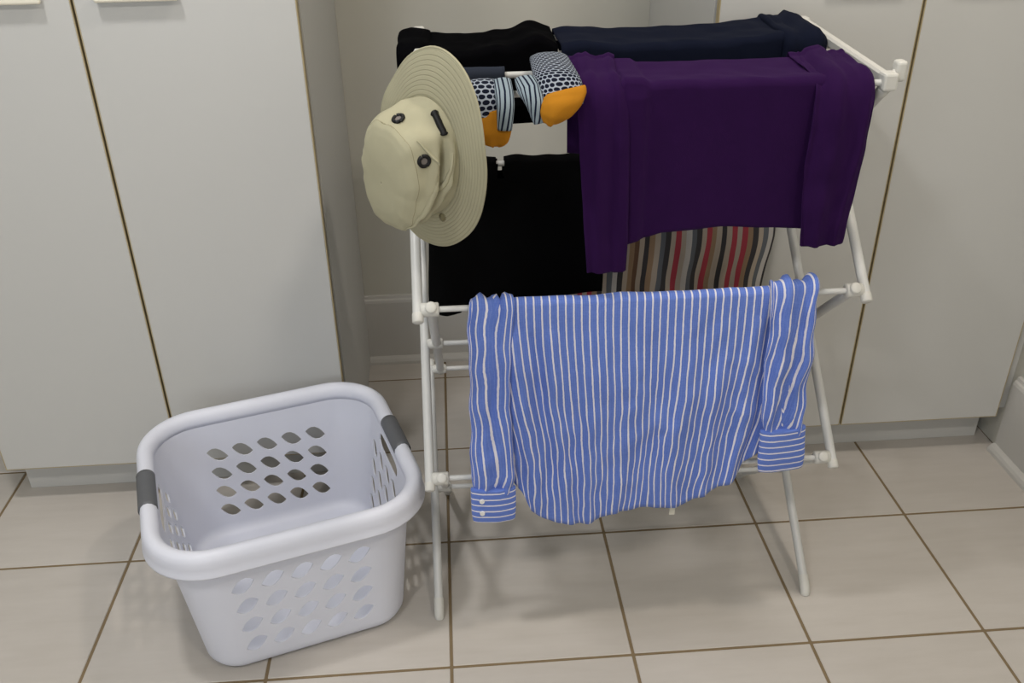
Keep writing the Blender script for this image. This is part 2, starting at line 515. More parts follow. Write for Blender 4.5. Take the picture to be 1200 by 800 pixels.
for xp, xq, sgn in ((XPL, XQL, -1), (XPR, XQR, 1)):
    side_tube(xp, (YBk, topz(YBk)-.012), (YFr, Z2), 0.004, 0.016)
    side_tube(xp, (YBk, Z2), (YFr, Z1), 0.016, 0.016)
    side_tube(xp, (YBk, Z1), (YFr+.009, 0.019), 0.016, 0.0)
    side_tube(xq, (-0.846, topz(-.846)-.014), (YBk, Z2), 0.0, 0.016)
    side_tube(xq, (YFr, Z2), (YBk, Z1), 0.012, 0.016)
    side_tube(xq, (YFr, Z1), (YBk-.009, 0.019), 0.012, 0.0)
    # feet: rubber caps
    for yy, xx in ((YFr-.004, xp), (YBk+.004, xq)):
        dy = -.004 if yy < -.7 else .004
        f_ = tube('foot_cap', [(xx, yy-dy*6, .029), (xx, yy-dy*1.2, .010), (xx, yy-dy*.4, .0045), (xx, yy-dy*.3, .0004)], [.0094, .0094, .0092, .0088], 'rack_plastic', rack, 14)
    # pivot blocks at the crossings
    for yy, zz in ((YFr, Z2), (YFr, Z1), (YBk, Z2), (YBk, Z1), (-.684, .165), (-.684, .495), (-.680, .828)):
        pr_ = .0118 if yy < -.8 else .0098
        x0, x1 = sorted((xp-sgn*.004, xq-sgn*.012))
        c = tube('pivot', [(x0, yy, zz), (x0+.002, yy, zz), (x1-.002, yy, zz), (x1, yy, zz)], [pr_-.002, pr_, pr_, pr_-.002], 'rack_plastic', rack, 8)
    # top arm: bar sloping gently to the front, with end block and locking knob
    xa = (xp+xq)/2-sgn*.008
    d = Vector((0, -0.850-YBk, topz(-.850)-topz(YBk)))
    bm = bmesh.new()
    w_, h_ = .0075, .0085
    secs = []
    for yy in (YBk+.012, -0.846):
        zc = topz(yy)
        secs.append([bm.verts.new((xa+a*w_, yy, zc+b*h_)) for a, b in ((-1, -.6), (-.6, -1), (.6, -1), (1, -.6), (1, .6), (.6, 1), (-.6, 1), (-1, .6))])
    for j in range(8): bm.faces.new((secs[0][j], secs[0][(j+1) % 8], secs[1][(j+1) % 8], secs[1][j]))
    bm.faces.new(secs[0][::-1]); bm.faces.new(secs[1])
    arm = from_bm('top_arm', bm, 'rack_plastic'); rel(arm, rack)
    box('end_block', xa-.011, xa+.011, -.862, -.838, topz(-.85)-.014, topz(-.85)+.012, 'rack_plastic', rack, .004, 2)
    box('end_block', xa-.010, xa+.010, YBk-.006, YBk+.016, topz(-.5)-.012, topz(-.5)+.010, 'rack_plastic', rack, .004, 2)
    kx = xa+sgn*.019
    tube('knob_stem', [(xa+sgn*.003, -.846, topz(-.85)), (kx, -.838, topz(-.85)+.012)], .0062, 'rack_plastic', rack, 10)
    box('knob', kx-.008, kx+.008, -.850, -.830, topz(-.85)-.004, topz(-.85)+.026, 'rack_plastic', rack, .005, 3)
def rod(y, z, r=0.0048, x0=XQL-.004, x1=XQR+.004):
    return tube('rod', [(x0, y, z), (x1, y, z)], r, 'rack_white', rack, 12)
for y, z in ((YFr, Z2), (YFr, Z1), (YBk, Z2), (YBk, Z1), (-.684, .165), (-.684, .495), (-.680, .828)): rod(y, z)
TOPR = [-0.850, -0.745, -0.622, -0.505]
def rodz(y): return lerp(.985, .992, (y+.85)/.345)
for y in TOPR: rod(y, rodz(y), x0=XQL-.008, x1=XQR+.008)

# ------------------------------------------------------------------ cloth builders
def drape(name, mat, parent, rods, xs0, xs1, front_z, back_z, nx=90, ds=0.008, lift=0.0095, fold=0.006, freq=14, seed=0.0,
          edge0=None, edge1=None, bulge=None, mask=None, solid=0.003, slack=0.004, flare=0.0, uvo=0.0, crum=0.0, wob=.0035):
    """sheet hung over rods (list of (y, z), front rod first). front_z(a), back_z(a): hem heights at a in 0..1 across"""
    yf, zf = rods[0]; yb, zb = rods[-1]
    nf, nb, na = 44, 16, 8
    rows = []
    prof_n = None
    P, UV = [], []
    def section(a):
        pts = []
        r = lift
        fz, bz = front_z(a), back_z(a)
        for q in range(nb):                                   # back flap, upwards
            t = q/(nb-1); pts.append(('b', yb+r, lerp(bz, zb, t), 1-t))
        for q in range(1, na+1):
            th = PI*0.5*q/na
            pts.append(('t', yb+r*math.cos(th), zb+r*math.sin(th), 0))
        if len(rods) > 1:
            for q in range(1, 12):
                t = q/12
                y = lerp(yb, yf, t)
                pts.append(('m', y, lerp(zb, zf, t)+r-slack*math.sin(PI*t), 0))
        for q in range(0 if len(rods) > 1 else 1, na+1):
            th = PI*0.5+PI*0.5*q/na
            pts.append(('t', yf+r*math.cos(th), zf+r*math.sin(th), 0))
        for q in range(1, nf):
            t = q/(nf-1); pts.append(('f', yf-r, lerp(zf, fz, t), t))
        return pts
    secs = []
    for i in range(nx+1):
        a = i/nx
        pts = section(a)
        row, uvr = [], []
        s = 0; py, pz = pts[0][1], pts[0][2]
        for kind, y, z, t in pts:
            s += math.hypot(y-py, z-pz); py, pz = y, z
            drop = max(0, (zf if kind == 'f' else zb)-z) if kind in 'fb' else 0
            x0 = edge0(kind, drop) if edge0 else xs0
            x1 = edge1(kind, drop) if edge1 else xs1
            x = lerp(x0, x1, a)
            amp = fold*min(1, drop/0.16)
            wv = (math.sin(a*freq+seed+1.3*math.sin(drop*7+seed*2)) + 0.55*math.sin(a*freq*2.1+seed*3+drop*3)
                  + 1.2*nz(a*freq*.35+seed, drop*2.2, seed))
            wv += 0.9*nz(x*26+seed, drop*17, seed+4)*0.5
            sg = -1 if kind == 'f' else (1 if kind == 'b' else 0)
            yy = y+sg*(abs(amp*0.35)+amp*0.5*wv+flare*drop)
            if crum and sg:
                q1 = 1-2*abs(nz(x*15+2.2*nz(x*6, drop*6, seed)+seed, drop*9, seed+8))
                q2 = 1-2*abs(nz(x*34+seed, drop*22+1.5*nz(x*20, drop*10, 3), seed+12))
                yy += sg*crum*min(1, .25+drop/.15)*(.65*q1+.35*q2)
            zz = z
            if kind in 'tm':
                zz += 0.0016*(1+nz(x*30+seed, y*40, 2))
            if bulge:
                by, bz_ = bulge(x, y, z, kind, drop)
                yy += by; zz += bz_
            xx = x+wob*(nz(a*8+seed, drop*10, 7)+.5*nz(a*30+seed, drop*26, 9))*min(1, (drop*4)**1.5)
            row.append(Vector((xx, yy, zz)))
            uvr.append((a*(xs1-xs0)+uvo, s))
        P.append(row); UV.append(uvr)
    mk = None
    if mask:
        mk = lambda i, j: mask(P[i][j])
    return grid(name, P, UV, mat, parent, False, mk, solid)

def loft(name, mat, parent, stations, nc=22, wr=0.0, seed=0.0, sub_n=6, uvs=1.0, twist=0.0, square=0.8, uvo=0.0, lf=0.0, lfreq=6.0):
    """closed flattened tube. station = (centre xyz, half-width, half-thickness); width runs along x, thickness normal to the path"""
    C = [Vector(s_[0]) for s_ in stations]
    n = len(stations)
    fine = []
    for i in range(n-1):
        for q in range(sub_n if i < n-2 else sub_n+1):
            t = q/sub_n
            p0, p1, p2, p3 = C[max(i-1, 0)], C[i], C[i+1], C[min(i+2, n-1)]
            c = 0.5*((2*p1)+(p2-p0)*t+(2*p0-5*p1+4*p2-p3)*t*t+(3*p1-p0-3*p2+p3)*t**3)
            tt = t*t*(3-2*t)
            g4 = lambda q_: q_[3] if len(q_) > 3 else 0.0
            fine.append((c, lerp(stations[i][1], stations[i+1][1], t), lerp(stations[i][2], stations[i+1][2], tt), lerp(g4(stations[i]), g4(stations[i+1]), t)))
    P, UV = [], []
    L = 0
    for i, (c, hw, ht, tl) in enumerate(fine):
        if i: L += (c-fine[i-1][0]).length
        d = (fine[min(i+1, len(fine)-1)][0]-fine[max(i-1, 0)][0]).normalized()
        X = Vector((1, 0, 0)); X = (X-d*X.dot(d)).normalized()
        N = d.cross(X).normalized()
        row, uvr = [], []
        for j in range(nc):
            th = 2*PI*j/nc
            cx, cy = math.cos(th), math.sin(th)
            cx = math.copysign(abs(cx)**square, cx)
            v = c+X*(hw*cx)+N*(ht*cy)+Vector((0, 0, tl*hw*cx))
            if lf:
                ph = seed*2+2.2*nz(L*5, seed, 1)
                v += N*(lf*(math.sin(cx*lfreq+ph)+.5*math.sin(cx*lfreq*2.3+ph*1.7+L*12))*min(1, L/.05)*(1 if cy >= 0 else -1)*abs(cy)**.5)
            if wr:
                k1 = nz(v.x*38+seed, L*9, seed+(3 if cy > 0 else 9))+0.6*nz(v.x*80+seed, L*30, seed+5)
                v += N*(wr*k1)
                v += X*(wr*0.5*nz(L*22, seed, cx))
            row.append(v)
            uvr.append((hw*th/PI*2*uvs*0.8+uvo+twist*L, L))
        uvr.append((hw*2*2*uvs*0.8+uvo+twist*L, L))
        P.append(row); UV.append(uvr)
    return grid(name, P, UV, mat, parent, True, None, 0, True)

# ------------------------------------------------------------------ blue striped shirt on the lower front rod
bs = empty('striped_shirt', (0.33, -0.88, 0.24))
tag(bs, 'blue and white striped long-sleeved shirt hanging over the lower front rod', 'shirt')
HEM = [(.10, .36), (.129, .311), (.147, .266), (.195, .236), (.241, .234), (.302, .252), (.362, .260), (.424, .259), (.512, .302), (.552, .364), (.572, .434), (.60, .46)]
def b0(kind, drop): return lerp(.078, .128, sstep(.0, .40, drop)) if kind == 'f' else .078
def b1(kind, drop): return lerp(.596, .552, sstep(.05, .42, drop)) if kind == 'f' else .596
def bbulge(x, y, z, kind, drop):
    if kind in 'tm' or (kind == 'f' and drop < .04):
        r = sstep(.46, .60, x)*0.004+.003*nz(x*18, 3, 1)
        return (0, r)
    if kind == 'f':
        q = 0
        for x0, x1, amp, wd, d0, d1 in SFOLDS:
            xc = lerp(x0, x1, drop/.42)+.004*math.sin(drop*24+x0*40)
            q += amp*math.exp(-((x-xc)/wd)**2)*sstep(d0, d0+.08, drop)*(1-sstep(d1-.08, d1, drop))
        return (-q, 0)
    return (0, 0)
SFOLDS = [(.118, .172, .012, .011, .0, .45), (.150, .205, -.006, .010, .0, .36), (.178, .215, .008, .012, .0, .40), (.255, .250, .006, .010, .16, .5), (.330, .300, .006, .012, .20, .5),
          (.42, .40, .005, .014, .05, .5), (.470, .455, .006, .013, .1, .5), (.520, .500, .007, .010, .0, .4), (.548, .525, -.012, .009, .0, .4), (.205, .222, .007, .009, .28, .6)]
drape('body', 'shirt_stripe', bs, [(YFr, Z2)], .078, .596, lambda a: interp(HEM, lerp(.118, .566, a)), lambda a: .40, nx=150, fold=.0042,
      freq=21, seed=1.7, edge0=b0, edge1=b1, lift=.0105, flare=.02, bulge=bbulge, solid=.002, crum=.0065, wob=.0055)
slL = loft('sleeve', 'shirt_stripe', bs, [((.094, -.856, .62), .028, .004), ((.094, -.860, .664), .032, .004), ((.094, -.871, .675), .034, .004), ((.093, -.882, .664), .036, .006),
      ((.089, -.888, .60), .034, .007), ((.087, -.892, .52), .033, .008), ((.087, -.897, .43), .035, .009), ((.087, -.902, .36), .037, .010), ((.087, -.903, .331), .033, .006), ((.087, -.903, .322), .030, .004)], nc=40, wr=.0085, seed=2.0, twist=.03, uvs=1.7, lf=.006, lfreq=5)
slR = loft('sleeve', 'shirt_stripe', bs, [((.570, -.856, .62), .028, .004), ((.571, -.860, .668), .032, .005), ((.571, -.871, .681), .035, .005), ((.571, -.884, .668), .037, .007),
      ((.573, -.890, .60), .038, .009), ((.575, -.893, .53), .038, .009), ((.577, -.896, .46), .037, .009), ((.580, -.898, .418), .033, .006), ((.580, -.898, .409), .030, .004)], nc=40, wr=.0085, seed=5.0, twist=-.10, uvs=1.7, lf=.006, lfreq=5)
cfL = loft('cuff', 'cuff_stripe', None, [((.087, -.903, .332), .0385, .0108), ((.087, -.903, .309), .0390, .0112), ((.087, -.904, .286), .0385, .0105), ((.087, -.904, .263), .0365, .0088)], wr=.0016, seed=1, sub_n=8, nc=32)
cfR = loft('cuff', 'cuff_stripe', None, [((.581, -.899, .420), .0390, .0108), ((.583, -.899, .392), .0400, .0112), ((.585, -.900, .364), .0410, .0105), ((.587, -.900, .336), .0390, .0088)], wr=.0016, seed=4, sub_n=8, nc=32)
for c, s_ in ((cfL, slL), (cfR, slR)): c.parent = s_
for z_ in (.312, .286):
    b_ = tube('button', [(.067, -.9135, z_), (.067, -.9162, z_)], [.0046, .0042], 'button_pearl', None, 12); b_.parent = slL
tg = box('care_tag', .404, .414, -.8795, -.8785, .228, .268, 'tag_cream', bs); tg['label'] = 'small cream care tag below the hem'

# ------------------------------------------------------------------ purple top over the two front top rods
pu = empty('purple_shirt', (0.44, -0.87, 0.72))
tag(pu, 'deep purple long-sleeved top draped over the front upper rods', 'top')
F0, F1 = (TOPR[0], rodz(TOPR[0])), (TOPR[1], rodz(TOPR[1]))
def pb(x, y, z, kind, drop):
    # the folded-over edge that runs down the left of the body panel
    g = sstep(.286, .292, x)*(1-sstep(.316, .328, x))
    dz = .006*g
    if kind == 'f': return (-.008*g, 0)
    if kind in 'tm': return (0, dz+.002*nz(x*20, y*20, 5))
    return (0, 0)
PH = [(.28, .757), (.301, .757), (.33, .764), (.36, .771), (.45, .777), (.52, .772), (.563, .769), (.6, .765)]
drape('body', 'purple_knit', pu, [F0, F1], .284, .585, lambda a: interp(PH, lerp(.284, .585, a)), lambda a: .80, nx=90, fold=.0028, freq=9, seed=4.2, bulge=pb, lift=.010, slack=.003)
loft('sleeve', 'purple_knit', pu, [((.262, -.735, .86), .036, .004), ((.260, -.735, .994), .036, .005), ((.258, -.750, 1.005), .034, .005), ((.256, -.80, .999), .033, .005), ((.256, -.844, .995), .035, .006),
     ((.258, -.866, .972), .036, .006), ((.262, -.872, .90), .036, .007), ((.266, -.876, .82), .034, .007), ((.270, -.878, .75), .032, .006), ((.271, -.878, .717), .030, .005)], nc=40, wr=.003, seed=8, lf=.0028, lfreq=6)
loft('sleeve', 'purple_knit', pu, [((.606, -.735, .86), .042, .004), ((.606, -.735, .992), .044, .005), ((.607, -.752, 1.003), .044, .006), ((.608, -.80, .999), .044, .006), ((.608, -.846, .995), .043, .007),
     ((.605, -.870, .970), .043, .008), ((.602, -.877, .90), .043, .009), ((.600, -.880, .84), .040, .009), ((.601, -.882, .78), .036, .009), ((.602, -.882, .749), .033, .006)], nc=44, wr=.005, seed=11, lf=.004, lfreq=6)

# ------------------------------------------------------------------ navy and black items on the two back top rods
B0, B1 = (TOPR[2], rodz(TOPR[2])), (TOPR[3], rodz(TOPR[3]))
nv = empty('navy_trousers', (0.46, -0.57, 0.75))
tag(nv, 'dark navy trousers folded over the rear upper rods behind the purple top', 'trousers')
def nb_(x, y, z, kind, drop):
    h = .006*math.exp(-((x-.265)/.03)**2)+.010*math.exp(-((x-.60)/.09)**2)
    h += .003*nz(x*25, y*25, 9)
    if kind in 'tm': return (0, h)
    return (0, h*max(0, 1-drop/.03))
drape('legs', 'navy_knit', nv, [B0, B1], .228, .664, lambda a: .78, lambda a: .72, nx=90, fold=.004, freq=11, seed=7.7, bulge=nb_, lift=.011,
      edge0=lambda k_, d_: .228+(.27 if k_ == 'f' else .52)*min(.3, d_), slack=.002)
loft('waistband', 'navy_knit', nv, [((.628, -.488, .90), .037, .005), ((.628, -.490, 1.000), .037, .008), ((.628, -.507, 1.014), .037, .008), ((.628, -.565, 1.011), .037, .009), ((.628, -.628, 1.006), .037, .009), ((.628, -.640, .975), .037, .008), ((.628, -.644, .90), .04, .006)], wr=.004, seed=3, nc=36, lf=.003, lfreq=5)
bk = empty('black_leggings', (0.10, -0.57, 0.88))
tag(bk, 'black leggings bunched over the rear upper rods behind the hat and socks', 'leggings')
def kb(x, y, z, kind, drop):
    h = .016*math.exp(-((x-.185)/.030)**2)-.003*math.exp(-((x-.09)/.05)**2)+.004*math.exp(-((x-.125)/.014)**2)
    h += .004*nz(x*28, y*20, 3)
    if kind in 'tm': return (0, h)
    return (0, h*max(0, 1-drop/.04))
drape('legs', 'black_knit', bk, [B0, B1], -.034, .222, lambda a: lerp(.895, .914, a), lambda a: .84, nx=60, fold=.004, freq=7, seed=2.1, bulge=kb, lift=.011, slack=.002)
loft('folded_end', 'black_knit', bk, [((-.010, -.486, .94), .026, .006), ((-.010, -.489, .995), .027, .007), ((-.010, -.507, 1.008), .027, .007), ((-.010, -.565, 1.005), .027, .007), ((-.010, -.626, 1.002), .027, .007), ((-.010, -.640, .97), .027, .007), ((-.008, -.645, .93), .026, .007)], wr=.003, seed=6)
sc = empty('navy_cloth', (0.09, -0.745, 0.93))
tag(sc, 'small slate navy cloth folded over the middle upper rod behind the hat', 'cloth')
drape('folded_cloth', 'slate_knit', sc, [F1], .012, .128, lambda a: .955, lambda a: .93, nx=24, fold=.002, freq=4, seed=3.3, lift=.010)

# ------------------------------------------------------------------ black top on the rod inside the upper cross
bt = empty('black_shirt', (0.14, -0.685, 0.56))
tag(bt, 'plain black top hanging over the inner rod below the hat and socks', 'top')
BH = [(0, .566), (.03, .556), (.05, .560), (.062, .572), (.12, .580), (.2, .586), (.28, .59)]
def notch(p):
    return abs(p.x-.1215) < .0042+max(0, (p.z-.825))*.25 and p.z > .806
def btb(x, y, z, kind, drop):
    h = .004*nz(x*30, 5, 2)
    return (0, h) if kind == 't' else (0, 0)
drape('body', 'black_jersey', bt, [(-.680, .828)], .006, .300, lambda a: interp(BH, a*.285), lambda a: .60, nx=110, fold=.004, freq=9, seed=6.1, mask=notch, bulge=btb,
      edge0=lambda k_, d_: .006-.016*min(1, d_/.26), lift=.0095)

# ------------------------------------------------------------------ striped pyjama trousers on the rear middle rod
pj = empty('pyjama_trousers', (0.48, -0.51, 0.38))
tag(pj, 'multicoloured striped pyjama trousers hanging on the rear middle rod', 'trousers')
drape('legs', 'pyjama_stripe', pj, [(YBk, Z2)], .270, .664, lambda a: .40, lambda a: .44, nx=110, fold=.013, freq=19, seed=9.4, lift=.0095,
      edge1=lambda k_, d_: .664+.006*math.sin(d_*30), crum=.006, wob=.006)

# ------------------------------------------------------------------ socks over the front top rod
def sock(label, leg, band, toe, seed):
    s_ = empty('sock', leg[-1][0])
    tag(s_, label, 'sock')
    loft('leg', 'sock_net', s_, leg, nc=18, wr=.0012, seed=seed)
    b_ = loft('arch_band', 'sock_stripe', s_, band, nc=16, wr=.0008, seed=seed+2); b_['label'] = 'navy and pale grey striped arch of the sock'
    t_ = loft('toe', 'mustard_knit', s_, toe, nc=28, wr=.0035, seed=seed+4, square=.95, lf=.0018, lfreq=5); t_['label'] = 'mustard yellow toe of the sock'
    return s_
zt = rodz(-.85)
sock('patterned sock with mustard toe hanging beside the hat brim',
     [((.093, -.800, .962), .025, .004), ((.093, -.806, .984), .026, .005), ((.092, -.822, zt+.010), .026, .006), ((.092, -.850, zt+.013), .027, .007), ((.092, -.868, zt-.004), .027, .008), ((.094, -.872, .955), .025, .009)],
     [((.118, -.848, zt+.019), .0125, .006), ((.119, -.870, zt+.006), .0135, .007), ((.120, -.8815, .975), .0125, .007), ((.118, -.883, .944), .0105, .005)],
     [((.097, -.872, .968), .024, .0085), ((.100, -.873, .955), .027, .0105), ((.103, -.874, .938), .026, .011), ((.104, -.873, .924), .019, .008), ((.104, -.872, .918), .008, .004)], 1.0)
sock('patterned sock with mustard toe turned sideways beside the purple top',
     [((.194, -.725, 1.000), .026, .004), ((.194, -.745, 1.012), .028, .007), ((.194, -.80, 1.009), .031, .009), ((.196, -.850, zt+.016), .033, .011), ((.198, -.870, zt+.000), .034, .012), ((.198, -.876, .976), .030, .012)],
     [((.150, -.845, zt+.020), .015, .006), ((.154, -.868, zt+.010), .017, .008), ((.161, -.880, .980), .0135, .008), ((.167, -.882, .952), .008, .005)],
     [((.203, -.879, .996), .027, .008, .45), ((.201, -.882, .989), .032, .012, .45), ((.196, -.886, .978), .031, .016, .42), ((.189, -.887, .966), .026, .015, .38), ((.183, -.886, .957), .017, .010, .32), ((.180, -.884, .953), .006, .004, .3)], 3.0)

# ------------------------------------------------------------------ hat hung on the upper front corner
hn = Vector((-.77, -.63, -.08)).normalized()         # crown axis
he = Vector((.64, -.77, 0)); he = (he-hn*he.dot(hn)).normalized()
hu = hn.cross(he).normalized()
if hu.z < 0: hu = -hu
_a = .45
he, hu = he*math.cos(_a)-hu*math.sin(_a), hu*math.cos(_a)+he*math.sin(_a)
HC = Vector((.008, -.925, .924))
hat = empty('sun_hat', HC)
tag(hat, 'beige canvas sun hat with wide stitched brim hung on the rack corner', 'hat')
def H(x, y, z): return HC+he*x+hu*y+hn*z
NT_ = 96
def headr(th):       # head opening radius
    return 1/math.sqrt((math.cos(th)/.066)**2+(math.sin(th)/.088)**2)
def brimw(th):
    return 1/math.sqrt((math.cos(th)/.106)**2+(math.sin(th)/.155)**2)-headr(th)
P, UV = [], []
for i in range(17):
    t = i/16
    row, uvr = [], []
    for j in range(NT_):
        th = 2*PI*j/NT_
        r = headr(th)+brimw(th)*t
        z = -.008*t*t+.006*t*math.sin(2*th+.6)-.008*t*max(0, math.cos(th))**2+.004*t*nz(math.cos(th)*2, math.sin(th)*2, 1)
        row.append(H(r*math.cos(th), r*math.sin(th), z))
        uvr.append((th*.1, t*.066))
    uvr.append((2*PI*.1, t*.066))
    P.append(row); UV.append(uvr)
brim = grid('brim', P, UV, 'hat_brim', hat, True, None, .0025)
bm = bmesh.new()
edge = [P[16][j] for j in range(NT_)]+[P[16][0], P[16][1]]
tube_into(bm, edge, .0019, 6, False)
o = from_bm('brim_binding', bm, 'hat_canvas', None, True); rel(o, hat); o.parent = brim; o.location = (0, 0, 0)
prof = [(1.0, 0.0), (1.0, .004), (1.0, .009), (.99, .016), (.98, .024), (.965, .033), (.95, .042), (.935, .051), (.915, .059), (.89, .066), (.84, .071), (.74, .075), (.56, .078), (.35, .080), (.12, .081), (.01, .081)]
def crown_pt(th, fr):
    k_ = fr*(len(prof)-1); a = min(int(k_), len(prof)-2); t = k_-a
    sc_, z = lerp(prof[a][0], prof[a+1][0], t), lerp(prof[a][1], prof[a+1][1], t)
    r = headr(th)*sc_
    x, y = r*math.cos(th), r*math.sin(th)
    hgt = z/.081
    # sagging, crumpled canvas
    d_ = sc_*(.009*nz(math.cos(th)*1.6+3, math.sin(th)*1.6, z*9)+.005*nz(math.cos(th)*4, math.sin(th)*4+1, z*30))
    tw = th-2*PI if th > PI else th
    zg = lerp(.052, .020, (tw+.75)/1.75)
    win = sstep(-1.15, -.6, tw)*(1-sstep(.75, 1.15, tw))
    dent = win*(-.022*math.exp(-((z-zg)/.0060)**2)+.009*math.exp(-((z-zg+.012)/.007)**2)+.006*math.exp(-((z-zg-.013)/.008)**2))
    x += (d_+dent)*math.cos(th)*min(1, z/.02); y += (d_+dent)*math.sin(th)*min(1, z/.02)
    y -= .018*hgt**1.4
    z2 = z*.90+.006*nz(x*14, y*14, 5)*hgt
    return H(x, y, z2)
P, UV = [], []
NP = 60
for i in range(NP+1):
    P.append([crown_pt(2*PI*j/NT_, i/NP) for j in range(NT_)])
    UV.append([(j*.006, i*.003) for j in range(NT_+1)])
crown = grid('crown', P, UV, 'hat_canvas', hat, True, None, .0025)
def seam(name, fn, n, r, mat, closed=False):
    bm = bmesh.new()
    tube_into(bm, [fn(q/n) for q in range(n+1)], r, 6, not closed)
    o = from_bm(name, bm, mat, None, True); rel(o, hat); o.parent = crown; o.location = (0, 0, 0)
    return o
seam('top_seam', lambda t: crown_pt(2*PI*t, 9/15), 96, .0014, 'hat_thread', True)
seam('brim_seam', lambda t: crown_pt(2*PI*t, .3/15), 96, .0012, 'hat_thread', True)
def fold(a0, a1, f0, f1, r_):
    def p_(t):
        c = crown_pt(lerp(a0, a1, t), lerp(f0, f1, t)/15)
        o_ = (c-HC); o_ = (o_-hn*o_.dot(hn)).normalized()
        return c+(o_*.7+hn*.5)*.0018
    seam('fold', p_, 40, [r_*math.sin(PI*min(.97, max(.03, q/40)))+.0006 for q in range(41)], 'hat_canvas')
fold(1.00, -.80, 3.9, 9.3, .0042)
fold(.80, -.70, 2.6, 7.2, .0034)
fold(1.25, .55, 7.6, 4.4, .0016)
def eyelet(th, fr):
    c = crown_pt(th, fr)
    n_ = (crown_pt(th+.05, fr)-crown_pt(th-.05, fr)).cross(crown_pt(th, fr+.03)-crown_pt(th, fr-.03)).normalized()
    if n_.dot(c-HC-hn*.05) < 0: n_ = -n_
    s_, t_ = frame_of(n_)
    bm = bmesh.new()
    ring = [c+n_*.0015+s_*(.0068*math.cos(2*PI*q/24))+t_*(.0068*math.sin(2*PI*q/24)) for q in range(26)]
    tube_into(bm, ring, .0026, 8, False)
    o = from_bm('eyelet', bm, 'grommet_black', None, True); rel(o, hat)
    o['label'] = 'black ring eyelet'
    bm = bmesh.new()
    tube_into(bm, [c+n_*.0006, c+n_*.0016], .0056, 18)
    i_ = from_bm('mesh_disc', bm, 'grommet_metal', None, False); i_.parent = o
eyelet(1.80, 7.0/15)
eyelet(.92, 7.4/15)
def cord(t): return crown_pt(lerp(1.50, 1.12, t), lerp(2.5, 3.1, t)/15)+(he*.7+hn*.3)*(.002+.004*math.sin(PI*t))
bm = bmesh.new()
tube_into(bm, [cord(q/16) for q in range(17)], [.0046 if q in (0, 16) else (.006 if q in (1, 15) else .0046) for q in range(17)], 10)
o = from_bm('chin_cord', bm, 'grommet_black', None, True); rel(o, hat); o['label'] = 'short black cord threaded through the crown side'

bm = bmesh.new()
def brim_pt(th, t):
    r = headr(th)+brimw(th)*t
    z = -.008*t*t+.006*t*math.sin(2*th+.6)-.008*t*max(0, math.cos(th))**2+.004*t*nz(math.cos(th)*2, math.sin(th)*2, 1)
    return H(r*math.cos(th), r*math.sin(th), z)
MTH, MT = -.90, .20
for q in range(9):
    a = PI*q/9
    d1 = brim_pt(MTH+.09*math.cos(a), MT+.13*math.sin(a))+hn*.0016
    d2 = brim_pt(MTH-.09*math.cos(a), MT-.13*math.sin(a))+hn*.0016
    tube_into(bm, [d1, (d1+d2)/2+hn*.0008, d2], [.0004, .0012, .0004], 6)
o = from_bm('stitched_mark', bm, 'hat_thread', None, True); rel(o, hat); o.parent = brim; o.location = (0, 0, 0); o['label'] = 'small star of olive stitching on the brim'

# ------------------------------------------------------------------ laundry basket
bask = empty('laundry_basket', (-.307, -.745, 0))
bask.rotation_euler.z = 0.302
tag(bask, 'white plastic square laundry basket with leaf-shaped holes and grey grips', 'laundry basket')
CF = .20                       # share of a side taken by each half corner
def rsq(u, hx, hy, rad, z):
    """u in 0..4 around a rounded rectangle; side 0 = front (-y)"""
    side = int(u) % 4; f_ = u-int(u)
    if side % 2: hx, hy = hy, hx
    sx, sy = hx-rad, hy-rad
    if f_ < CF:
        an = -PI/4+(f_/CF)*PI/4
        p = Vector((-sx+rad*math.sin(an), -sy-rad*math.cos(an)))
    elif f_ > 1-CF:
        an = ((f_-(1-CF))/CF)*PI/4
        p = Vector((sx+rad*math.sin(an), -sy-rad*math.cos(an)))
    else:
        p = Vector((lerp(-sx, sx, (f_-CF)/(1-2*CF)), -hy))
    a = side*PI/2
    return Vector((p.x*math.cos(a)-p.y*math.sin(a), p.x*math.sin(a)+p.y*math.cos(a), z))
ZW = .284                      # top of the wall, under the rim
WBX, WBY, WTX, WTY = .182, .194, .216, .204
def wall_ring(u, z):
    t = z/ZW
    return rsq(u, lerp(WBX, WTX, t), lerp(WBY, WTY, t), lerp(.064, .088, t), z)
def side_us():
    us = [CF*q/6 for q in range(6)]
    us += [CF+(1-2*CF)*q/20 for q in range(21)]
    us += [1-CF+CF*q/6 for q in range(1, 6)]
    return us
SU = side_us(); NSU = len(SU)
U = [s_+u for s_ in range(4) for u in SU]
HOLE0 = 6                      # index of first hole column in SU
ZR0, ZR1 = 0.0385, 0.2265      # hole field in height: 4 rows
zs = [.020, .029]+[ZR0+(ZR1-ZR0)*q/16 for q in range(17)]+[.235, .244, .252, .260, .268, .276, ZW]
RZ0 = 2
HND0 = zs.index(.235)
bm = bmesh.new()
NU = len(U)
V = {}
def wv(i, j):
    i %= NU
    if (i, j) not in V:
        z = zs[j]
        V[(i, j)] = bm.verts.new(wall_ring(U[i], z))
    return V[(i, j)]
uz_pt = wall_ring
done = set()
